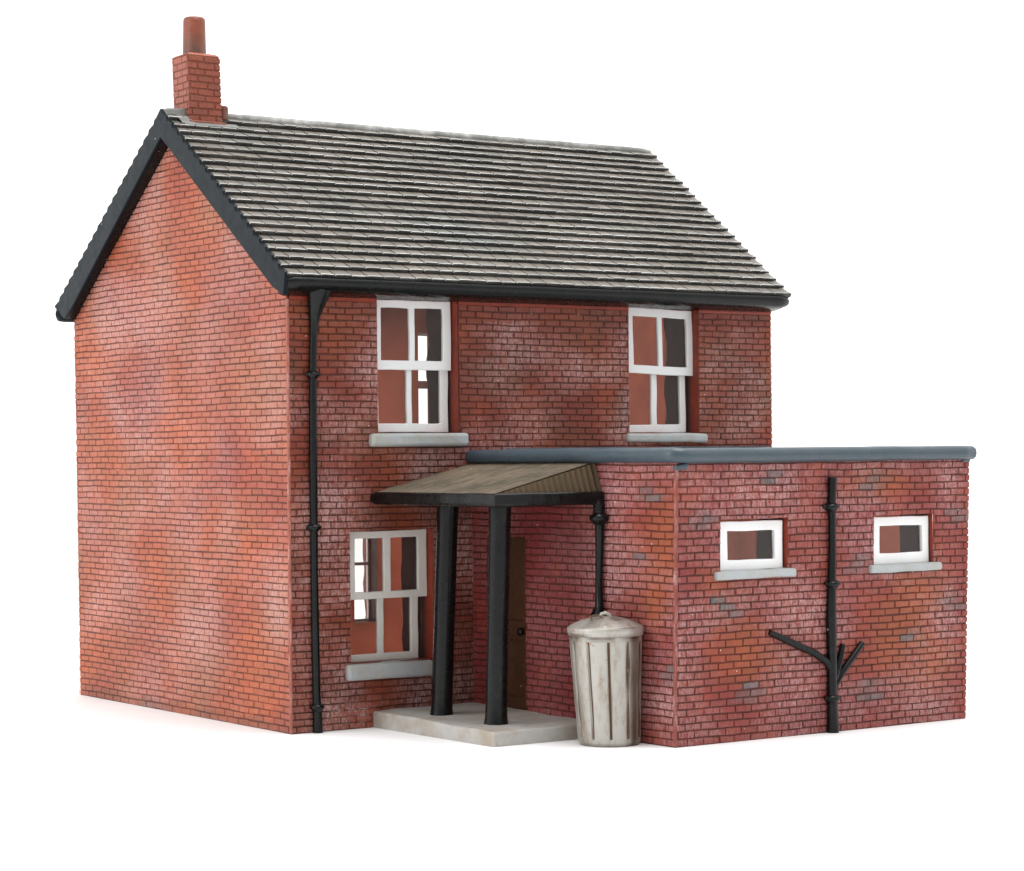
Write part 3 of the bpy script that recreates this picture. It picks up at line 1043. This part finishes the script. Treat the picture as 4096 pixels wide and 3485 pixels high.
# ------------------------------------------------------------------ windows
def frame_mesh(Bm, x0, x1, z0, z1, panes, y0, y1, mat, seed=0.0, skew=(0, 0), bevel=0.014):
    """a flat frame with pane openings cut through it; skew shifts the right end in z and the foot in x"""
    us = sorted(set([x0, x1] + [q for p in panes for q in p[:2]]))
    vs = sorted(set([z0, z1] + [q for p in panes for q in p[2:]]))

    def refine(a):
        out = []
        for i in range(len(a) - 1):
            k = max(1, int((a[i + 1] - a[i]) / 0.12))
            out += [a[i] + (a[i + 1] - a[i]) * j / k for j in range(k)]
        return out + [a[-1]]
    us, vs = refine(us), refine(vs)
    bm = bmesh.new()
    vv = {}

    def V(i, j):
        if (i, j) not in vv:
            x, z = us[i], vs[j]
            wx = 0.010 * nz(x * 2.5 + seed, z * 2.5, 1); wz = 0.010 * nz(x * 2.5, z * 2.5 + seed, 5)
            vv[(i, j)] = bm.verts.new((x + wx + skew[1] * (z - z1) / max(z1 - z0, .01), y0 + 0.008 * nz(x * 2, z * 2, seed), z + wz + skew[0] * (x - x0) / (x1 - x0)))
        return vv[(i, j)]
    fs = []
    for i in range(len(us) - 1):
        for j in range(len(vs) - 1):
            cu, cv = (us[i] + us[i + 1]) / 2, (vs[j] + vs[j + 1]) / 2
            if any(p[0] < cu < p[1] and p[2] < cv < p[3] for p in panes): continue
            fs.append(bm.faces.new((V(i, j), V(i + 1, j), V(i + 1, j + 1), V(i, j + 1))))
    r = bmesh.ops.extrude_face_region(bm, geom=fs)
    for v in [g for g in r['geom'] if isinstance(g, bmesh.types.BMVert)]:
        v.co.y += (y1 - y0)
    bmesh.ops.recalc_face_normals(bm, faces=list(bm.faces))
    sharp = [e for e in bm.edges if len(e.link_faces) == 2 and e.calc_face_angle(0) > 1.0]
    bmesh.ops.bevel(bm, geom=sharp, offset=bevel, segments=2, profile=0.5, affect='EDGES')
    Bm.bm_add(bm, mat)


def pane(x0, x1, z0, z1, y, parent):
    Bm = Mesh()
    Bm.face([Q(x0, y, z0), Q(x1, y, z0), Q(x1, y, z1), Q(x0, y, z1)], 'glass')
    return Bm.build('pane', parent)


def sill(x0, x1, y0, y1, z0, z1, parent, seed, ragged=0.0):
    Bm = Mesh()
    h = z1 - z0
    Bm.block(x0, x1, y0, y1, z0, z1, 'sill', min(h * 0.30, 0.06), 0.022, 2, seed, 3)
    return Bm.build('window_sill', parent)


def sash_window(label, hole, up_, lo_, meet, mat, y_up, y_lo, sill_box, seed, skew_up=(0, 0), skew_lo=(0, 0)):
    """up_ / lo_: (x0, x1, z0, z1, [panes])"""
    Bm = Mesh()
    x0, x1, z0, z1 = hole
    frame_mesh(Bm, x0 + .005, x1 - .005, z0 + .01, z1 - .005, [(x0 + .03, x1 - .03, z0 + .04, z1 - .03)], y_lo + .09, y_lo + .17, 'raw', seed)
    w = Bm.build('window', house, label)
    for (a0, a1, b0, b1, pn), y, nm, sk in ((up_, y_up, 'sash', skew_up), (lo_, y_lo, 'sash', skew_lo)):
        Bm = Mesh()
        frame_mesh(Bm, a0, a1, b0, b1, pn, y, y + 0.075, mat, seed + b0, sk)
        Bm.build(nm, w)
        pane(a0 + .03, a1 - .03, b0 + .03, b1 - .03 , y + 0.045, w)
    sill(*sill_box, w, seed)
    return w


sash_window('upper window with bright light behind its right panes', W1,
            (1.76, 3.385, 6.11, 7.32, [(1.945, 2.522, 6.275, 7.185), (2.636, 3.213, 6.275, 7.190)]),
            (1.755, 3.365, 5.03, 6.20, [(1.925, 2.505, 5.185, 6.13), (2.612, 3.197, 5.185, 6.13)]),
            6.2, 'white', 0.175, 0.255, (1.575, 3.57, -0.12, 0.26, 4.775, 5.010), 1.0)
sash_window('upper window with its tilted upper sash', W2,
            (7.19, 8.81, 6.115, 7.345, [(7.398, 7.984, 6.275, 7.185), (8.088, 8.667, 6.275, 7.185)]),
            (7.16, 8.715, 5.01, 6.20, [(7.32, 7.895, 5.155, 6.14), (8.028, 8.580, 5.165, 6.14)]),
            6.2, 'white', 0.165, 0.255, (7.085, 8.985, -0.09, 0.26, 4.825, 4.995), 3.0, (-0.045, -0.035))
sash_window('lower window beside the porch with bright panes seen through it', W3,
            (1.20, 2.84, 2.17, 3.34, [(1.386, 1.959, 2.295, 3.215), (2.101, 2.653, 2.295, 3.215)]),
            (1.17, 2.700, 1.10, 2.25, [(1.30, 1.871, 1.228, 2.19), (1.997, 2.555, 1.228, 2.19)]),
            2.2, 'cream', 0.175, 0.255, (1.055, 2.80, -0.10, 0.26, 0.815, 1.095), 5.0, (0.008, 0.0), (0.0, 0.0))

for hole, fr, gl, sb, lab, seed in (
        (W4, (4.855, 6.205, 2.735, 3.525), (5.040, 6.030, 2.898, 3.365), (4.69, 6.36, EY - .10, EY + .16, 2.600, 2.738), 'small fixed window left of the soil pipe', 7.0),
        (W5, (8.185, 9.505, 2.718, 3.520), (8.367, 9.355, 2.904, 3.364), (8.03, 9.668, EY - .10, EY + .16, 2.590, 2.722), 'small fixed window right of the soil pipe', 9.0)):
    Bm = Mesh()
    frame_mesh(Bm, *fr, [gl], EY + .075, EY + .165, 'white', seed)
    w = Bm.build('window', house, lab)
    pane(gl[0] - .05, gl[1] + .05, gl[2] - .05, gl[3] + .05, EY + .13, w)
    sill(*sb, w, seed)
# frames in the back wall: seen windows first, then ones added for light
for i, h in enumerate(BW):
    if i == 5: continue
    Bm = Mesh()
    zc = (2.317, 2.384) if i == 1 else ((6.05, 6.22) if i == 0 else (h[2] + (h[3] - h[2]) * .5 - .05, h[2] + (h[3] - h[2]) * .5 + .05))
    fr = (0.035, 0.05)[i] if i < 2 else 0.12
    frame_mesh(Bm, h[0] + .005, h[1] - .005, h[2] + .005, h[3] - .005, [(h[0] + fr, h[1] - fr, h[2] + fr, zc[0]), (h[0] + fr, h[1] - fr, zc[1], h[3] - fr)], 8.20, 8.28, 'white', 30 + i)
    w = Bm.build('window', house)
    pane(h[0] + .03, h[1] - .03, h[2] + .03, h[3] - .03, 8.245, w)

# ------------------------------------------------------------------ back door under the porch
B = Mesh()
def door_pt(u, v, h): return Ps(u, v) - ns * (dep - 0.01) + ns * h
du0, du1, dv0, dv1 = DOOR
panels = [(du0 + .16, du1 - .14, 1.78, dv1 - .22), (du0 + .16, du1 - .14, dv0 + .2, 1.45)]
us = [du0, du0 + .16, du1 - .14, du1]; vs = [dv0, dv0 + .2, 1.45, 1.78, dv1 - .22, dv1]
for i in range(3):
    for j in range(5):
        sunk = i == 1 and j in (1, 3)
        h = -0.03 if sunk else 0.02
        q = [(us[i], vs[j]), (us[i + 1], vs[j]), (us[i + 1], vs[j + 1]), (us[i], vs[j + 1])]
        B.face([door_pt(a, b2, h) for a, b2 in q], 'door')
        if sunk:
            for k in range(4):
                a, b2 = q[k], q[(k + 1) % 4]
                B.face([door_pt(*a, -.03), door_pt(*b2, -.03), door_pt(*b2, .02), door_pt(*a, .02)], 'door')
door = B.build('door', house)
B = Mesh()
B.lathe([(0.02, 0), (0.055, 0.012), (0.072, 0.05), (0.055, 0.085), (0.02, 0.095)], 'black', 16, door_pt(1.38, 1.60, 0.02), axis=tuple(ns))
B.build('door_knob', door)

# ------------------------------------------------------------------ doorstep and porch
B = Mesh()
bm = bmesh.new()
foot = [(1.605, 0.03), (1.69, -3.545), (3.78, -3.545), (3.78, 0.03)]
lo = [bm.verts.new((x, y, 0.004)) for x, y in foot]
hi = [bm.verts.new((x, y, 0.285 + (-0.05 if i in (1, 2) else 0))) for i, (x, y) in enumerate(foot)]
bm.faces.new(lo[::-1]); bm.faces.new(hi)
for i in range(4):
    j = (i + 1) % 4
    bm.faces.new((lo[i], lo[j], hi[j], hi[i]))
bmesh.ops.bevel(bm, geom=[e for e in bm.edges if not (e.verts[0].co.z < .1 and e.verts[1].co.z < .1)], offset=0.035, segments=3, profile=0.5, affect='EDGES')
for _ in range(4):
    bmesh.ops.subdivide_edges(bm, edges=[e for e in bm.edges if e.calc_length() > 0.25], cuts=1, use_grid_fill=True)
for v in bm.verts:
    if v.co.z > 0.03:
        v.co.z += 0.022 * nz(v.co.x * 1.6, v.co.y * 1.6, 2)
        v.co.x += 0.012 * nz(v.co.y * 3, v.co.z * 4, 7)
        v.co.y += 0.012 * nz(v.co.x * 3, v.co.z * 4, 3)
bmesh.ops.triangulate(bm, faces=[f for f in bm.faces if len(f.verts) > 4])
B.bm_add(bm, 'slab')
B.build('doorstep', house)

for i, (b0, b1, r0) in enumerate((((2.288, -1.097), (2.405, -1.178), 0.178), ((2.291, -2.722), (2.373, -2.779), 0.178))):
    B = Mesh()
    path, rad = [], []
    n_ = 26
    for k in range(n_ + 1):
        f = k / n_
        z = 0.235 + (3.84 - 0.235) * f
        path.append((b0[0] + (b1[0] - b0[0]) * f, b0[1] + (b1[1] - b0[1]) * f, z))
        rr_ = r0 * (1.0 + 0.02 * nz(f * 6, i * 5, 2))
        if f < 0.05: rr_ *= 1.0 + (0.05 - f) * 2.8
        if f > 0.96: rr_ *= 1.04
        rad.append(rr_)
    B.tube(path, rad, 'black', 28, jit=0.008)
    B.build('porch_column', house)

# porch roof: ribbed sheet rising to the extension wall, ribbed end facing the front
B = Mesh()
EZ, TZ = 3.985, 4.475
xe = lambda y: 1.635 + 0.07 * (-y / 3.6)
xt = lambda y: 3.70 + 0.033 * -y
Yf_e, Yf_t = -3.58, -3.42
nr = 34
rows_t, rows_e = [], []
rib = lambda i: 0.011 * math.sin(i * math.pi)
cnt = nr * 4
prev = None
for i in range(cnt + 1):
    k = i / cnt
    hh = 0.024 * math.cos(2 * math.pi * i / 4.0)
    ye = 0.0 + (Yf_e) * k
    yt = 0.0 + (Yf_t) * k
    # hip: the last stretch of the eaves is cut back by the end face
    pe = Vector((xe(ye), ye, EZ + hh)); pt = Vector((xt(yt), yt, TZ + hh))
    pm = pe.lerp(pt, 0.5) + Vector((0, 0, 0.012 * nz(i * .1, 1, 1)))
    cur = [pe, pm, pt]
    if prev:
        mt_ = 'rust_line' if i % 4 in (2, 3) else 'rust'
        B.face([prev[0], cur[0], cur[1], prev[1]], mt_)
        B.face([prev[1], cur[1], cur[2], prev[2]], mt_)
    prev = cur
# end face: vertical ribs between the eaves and the hip line
p0 = Vector((xe(Yf_e), Yf_e, EZ + .005)); p1 = Vector((xt(Yf_t), Yf_t, TZ))
cnt = 18 * 4
prev = None
for i in range(cnt + 1):
    k = i / cnt
    top = p0.lerp(p1, k)
    off = -0.024 * math.cos(2 * math.pi * i / 4.0) * min(1, 0.35 + k)
    bot = Vector((top.x + 0.01, -3.60, EZ - 0.02))
    cur = [bot + Vector((0, off, 0)), top + Vector((0, off * .6 - .004, 0))]
    if prev:
        B.face([prev[0], cur[0], cur[1], prev[1]], 'rust_rib' if i % 4 in (0, 1) else 'rust_dark')
    prev = cur
# underside
B.face([Q(xe(0), 0, EZ - .03), Q(xe(-3.6), -3.6, EZ - .03), Q(3.8, -3.6, EZ - .03), Q(3.7, 0, EZ - .03)], 'rust')
porch_roof = B.build('porch_roof', house)
# gutter board round the two open sides
B = Mesh()
prof = [(0.0, -0.2), (0.0, 0.0), (0.045, 0.01), (0.075, -0.01), (0.085, -0.05), (0.085, -0.15), (0.07, -0.19), (0.04, -0.205)]
def gpath(k):
    # k 0..1 along the long side, 1..2 along the short side
    if k <= 1:
        y = 0.0 - 3.60 * k
        return Vector((xe(y) + .03, y, 0)), Vector((-1, 0, 0))
    f = k - 1
    a = Vector((xe(-3.6) + .03, -3.60, 0)); b2 = Vector((3.80, -3.60, 0))
    return a.lerp(b2, f), Vector((0, -1, 0))
rows = []
for i in range(0, 61):
    k = 2 * i / 60
    p, o = gpath(k)
    if abs(k - 1) < 1e-6:
        o = Vector((-1, -1, 0))
    sag = 0.006 * nz(k * 5, 1, 2)
    sc = 0.55 if i == 0 else 1.0
    rows.append([p + o * (a * (1 + .1 * nz(k * 9, a, 1))) + Vector((0, 0, EZ + 0.02 - .1 + (b2 + .1) * sc + sag)) for a, b2 in prof])
B.grid(rows, 'black', smooth=False, close_u=True)
B.cap(rows[0], 'black'); B.cap(rows[-1][::-1], 'black')
B.build('porch_gutter', porch_roof)

# ------------------------------------------------------------------ drainpipes
def collar(Bm, p, r, wide, axis_x, depth=0.10, h=0.06):
    """a socket ring with two lugs against the wall"""
    p = Vector(p)
    Bm.lathe([(r * .9, -h * 1.3), (r * 1.30, -h * 1.1), (r * 1.45, -h * .7), (r * 1.95, -h * .35), (r * 2.05, h * .1), (r * 1.85, h * .5), (r * 1.3, h * .85), (r * .9, h * 1.1)], 'black', 20, p)
    a = Vector(axis_x).normalized()
    Bm.tube([p - a * wide * .5, p - a * wide * .46, p + a * wide * .46, p + a * wide * .5], [h * .25, h * .5, h * .5, h * .25], 'black', 10)


# main pipe on the front by the corner
B = Mesh()
yp = -0.085
path = [(0.475, yp, 0.005), (0.470, yp, 0.25), (0.455, yp, 0.6), (0.44, yp, 1.6), (0.432, yp, 2.6), (0.434, yp, 3.5), (0.430, yp, 4.6), (0.436, yp, 5.6), (0.440, yp, 6.2), (0.452, yp, 6.6), (0.462, yp, 6.82), (0.470, yp - .02, 7.0), (0.482, yp - .06, 7.18), (0.50, yp - .10, 7.36), (0.51, yp - .12, 7.45)]
rad = [0.088, 0.082, 0.070, 0.070, 0.066, 0.068, 0.072, 0.068, 0.064, 0.066, 0.078, 0.105, 0.150, 0.20, 0.21]
B.tube(path, rad, 'black', 18, jit=0.03)
dp = B.build('drainpipe', house)
for z, x in ((6.0, 0.438), (3.44, 0.434), (0.43, 0.462)):
    B = Mesh(); collar(B, (x, yp, z), 0.062, 0.30 if z > 1 else 0.24, (1, 0, 0))
    B.build('pipe_collar', dp)

# soil pipe on the extension front, with its branches
B = Mesh()
yp = EY - 0.075
path = [(7.125, yp, 0.005), (7.12, yp, 0.2), (7.115, yp, 0.5), (7.115, yp, 0.9), (7.115, yp, 1.3), (7.11, yp, 1.9), (7.125, yp, 2.4), (7.15, yp, 2.9), (7.155, yp, 3.4), (7.15, yp, 3.75), (7.16, yp, 4.0), (7.17, yp, 4.20)]
rad = [0.102, 0.096, 0.088, 0.086, 0.084, 0.088, 0.076, 0.064, 0.062, 0.066, 0.072, 0.076]
B.tube(path, rad, 'black', 18, jit=0.03)
sp = B.build('soil_pipe', house)
for z, x, w in ((3.72, 7.135, .36), (2.45, 7.14, .31), (0.57, 7.11, .31)):
    B = Mesh(); collar(B, (x, yp, z), 0.070, w, (1, 0, 0))
    B.build('pipe_collar', sp)
for path in ([(5.80, EY - .03, 1.72), (6.3, EY - .055, 1.51), (6.75, EY - .065, 1.32), (7.00, EY - .07, 1.18), (7.09, EY - .07, 1.06)],
             [(7.84, EY - .03, 1.43), (7.6, EY - .055, 1.21), (7.35, EY - .065, 0.98), (7.22, EY - .07, 0.84), (7.14, EY - .07, 0.72)],
             [(7.40, EY - .03, 1.43), (7.34, EY - .05, 1.27), (7.26, EY - .06, 1.08), (7.18, EY - .07, 0.92), (7.13, EY - .07, 0.82)]):
    B = Mesh()
    B.tube(path, [0.050, 0.058, 0.060, 0.066, 0.06], 'black', 12, jit=0.2)
    # the flat groove along the top of the branch
    B.build('branch_pipe', sp)

# porch downpipe on the extension side
B = Mesh()
xp = lambda z: 3.79 - 0.09 + 0.012 * z / 4
path = [(3.50, -3.60, 3.90), (3.66, -3.60, 3.90), (3.73, -3.605, 3.88), (3.75, -3.62, 3.80), (3.745, -3.63, 3.66), (3.74, -3.64, 3.50), (3.745, -3.635, 3.3), (3.745, -3.62, 2.9), (3.735, -3.615, 2.5), (3.735, -3.615, 2.15), (3.72, -3.615, 2.05), (3.70, -3.615, 1.98)]
rad = [0.085, 0.09, 0.095, 0.098, 0.085, 0.075, 0.072, 0.062, 0.058, 0.066, 0.10, 0.125]
B.tube(path, rad, 'black', 16, jit=0.08)
pd = B.build('drainpipe', porch_roof)
B = Mesh(); collar(B, (3.74, -3.64, 3.58), 0.082, 0.30, (0, 1, 0), h=0.085)
B.build('pipe_collar', porch_roof)

# ------------------------------------------------------------------ flat roof of the extension
B = Mesh()
z0, z1 = 4.462, 4.705
xo0a, xo0b = 3.555, 3.80       # left edge at the house and at the front
rows = []
outline = [(3.53, 0.02), (3.80, -5.56)]
def rim(p, o, zshift=0.0):
    o = Vector((o[0], o[1], 0)).normalized()
    pr = [(-0.20, z0 + .005), (-0.05, z0), (0.03, z0 + .012), (0.075, z0 + .05), (0.09, z0 + .12), (0.075, z0 + .19), (0.03, z0 + .232), (-0.05, z1), (-0.35, z1 + .004)]
    return [Vector((p[0], p[1], 0)) + o * a + Vector((0, 0, b2 + zshift)) for a, b2 in pr]
xR = 10.43
pts = []
NS = 30
for i in range(NS + 1):
    k = i / NS
    pts.append(((3.63 + (3.885 - 3.63) * k, 0.0 + (EY - .06) * k), (-1, -0.045)))
pts[-1] = ((3.875, EY - .055), (-1, -1))
for i in range(1, NS + 1):
    k = i / NS
    pts.append(((3.885 + (xR - 3.885) * k, EY - .06), (0, -1)))
pts[-1] = ((xR, EY - .05), (1, -1))
for i in range(1, 11):
    pts.append(((xR, EY - .06 + (0 - EY) * i / 10), (1, 0)))
for i, (p, o) in enumerate(pts):
    w = 0.010 * nz(i * 0.4, 2, 2)
    rows.append(rim((p[0] + w, p[1] + w), o, 0.010 * nz(i * .3, 5, 1) + (0.012 if p[0] < 3.9 else 0)))
B.grid(rows, 'zinc', smooth=True)
B.face([Vector((3.75, 0, z1)), Vector((4.1, EY + .22, z1)), Vector((xR - .2, EY + .22, z1)), Vector((xR - .2, 0, z1))], 'zinc_top')
B.face([Vector((3.75, 0, z0 + .01)), Vector((4.0, EY + .1, z0 + .01)), Vector((xR - .2, EY + .1, z0 + .01)), Vector((xR - .2, 0, z0 + .01))], 'zinc')
# paint run over the corner
B.block(3.93, 4.16, EY - .040, EY + .05, 4.385, 4.48, 'zinc', 0.035, 0.07, 2, 4.0, 3)
B.block(10.22, 10.42, EY - .035, EY + .05, 4.41, 4.49, 'zinc', 0.03, 0.04, 2, 6.0)
flat = B.build('flat_roof', house)
# strip of flashing where the flat roof meets the house wall
B = Mesh()
B.block(4.4, 10.50, -0.06, 0.0, z1 - .01, z1 + .035, 'zinc', 0.015, 0.02, 3, 8.0)
B.build('flashing', flat)

# ------------------------------------------------------------------ dustbin
base = Vector((3.37, -4.345, 0.0))
bin_ = thing('dustbin', 'dirty silver dustbin with domed lid standing by the extension wall', 'dustbin', base)
view = math.atan2(-0.823, -0.568)            # side of the bin that faces the porch corner
NA = 176
groove_a = [view + math.radians(1 + 33 * k) for k in range(-5, 6)]


def gdepth(an, z):
    dmax = 0
    for i, g in enumerate(groove_a):
        a = (an - g + math.pi) % (2 * math.pi) - math.pi
        a += 0.03 * nz(z * 1.5, i * 3.1, 4)
        w = 0.036 + 0.012 * nz(z * 2, i, 2)
        strength = 1.0
        if i % 3 == 0: strength = 0.55 + 0.6 * nz(z * 2.0, i, 9)
        v = strength * math.exp(-(a / w) ** 2)
        dmax = max(dmax, v)
    return max(dmax, 0)


lx, ly = -0.040, 0.022
def bin_dirt(i, j):
    an = (2 * math.pi * j / NA - view + math.pi) % (2 * math.pi) - math.pi
    z = zs[min(i, len(zs) - 1)]
    side = blob(an, 0, 0.86, 0, 0.24, 1) * (0.68 + 0.5 * nz(z * 1.3, an * 3, 6)) + blob(an, 0, -1.15, 0, 0.3, 1) * 0.30
    top = 0.7 * blob(z, 0, 1.70, 0, 0.05, 1) + 0.5 * blob(z, 0, 0.0, 0, 0.04, 1)
    return min(1.0, gd[i][j] * 1.9 + side + top * (0.6 + nz(an * 3, z, 2)))


B = Mesh()
rows, gd = [], []
zs = [0.0, 0.02, 0.06] + [0.06 + (1.66 - 0.06) * i / 26 for i in range(1, 27)] + [1.70, 1.74]
for z in zs:
    k = z / 1.74
    r = 0.500 + 0.085 * k ** 1.1
    if z < 0.05: r -= (0.05 - z) * 0.8
    row, gr = [], []
    for j in range(NA):
        an = 2 * math.pi * j / NA
        g = gdepth(an, z) * (1 if 0.06 < z < 1.66 else 0.0)
        # slightly flat staves between the grooves
        rr_ = r - 0.036 * g + 0.006 * nz(math.cos(an) * 2, math.sin(an) * 2, z * 2)
        row.append(Vector((lx * k + rr_ * math.cos(an), ly * k + rr_ * math.sin(an), z)))
        gr.append(g)
    rows.append(row); gd.append(gr)
B.grid(rows, 'bin', smooth=True, close_u=True, cf=lambda i, j: (0.5, 0.5, 0.5, bin_dirt(i, j)))
B.cap(rows[0][::-1], 'bin'); B.cap(rows[-1], 'bin')
body = B.build('bin_body', bin_)
B = Mesh()
prof = [(0.40, 1.735), (0.585, 1.735), (0.602, 1.745), (0.612, 1.79), (0.618, 1.84), (0.612, 1.868), (0.585, 1.887), (0.50, 1.932), (0.38, 1.982), (0.24, 2.018), (0.12, 2.034), (0.03, 2.038)]
B.lathe(prof, 'bin', 56, (lx, ly, 0), cf=lambda i, j: (0.5, 0.5, 0.5, 0.85 if i == 0 else (0.55 if i == 1 else min(0.6, max(0.0, 0.10 + 0.9 * nz(i * 0.5, math.cos(j * .112) * 1.5, math.sin(j * .112) * 1.5))))))
lid = B.build('bin_lid', bin_)
B = Mesh()
hx = Vector((0.82, -0.57, 0))
c0 = Vector((lx, ly, 2.025))
B.tube([c0 - hx * .085 - Vector((0, 0, .02)), c0 - hx * .06 + Vector((0, 0, .045)), c0 + Vector((0, 0, .062)), c0 + hx * .06 + Vector((0, 0, .04)), c0 + hx * .09 - Vector((0, 0, .03))], [0.035, 0.036, 0.034, 0.036, 0.035], 'bin', 10)
B.build('lid_handle', lid)
B = Mesh()
# small raised ring on the lid
rc = Vector((lx - 0.26, ly - 0.12, 2.006))
ring_pts = [rc + Vector((0.09 * math.cos(a), 0.09 * math.sin(a), 0.32 * (0.09 * math.cos(a)) + 0.05 * math.sin(a))) for a in [2 * math.pi * i / 20 for i in range(21)]]
B.tube(ring_pts, 0.014, 'rust', 8, caps=False)
B.build('lid_ring', lid)

bpy.context.view_layer.update()
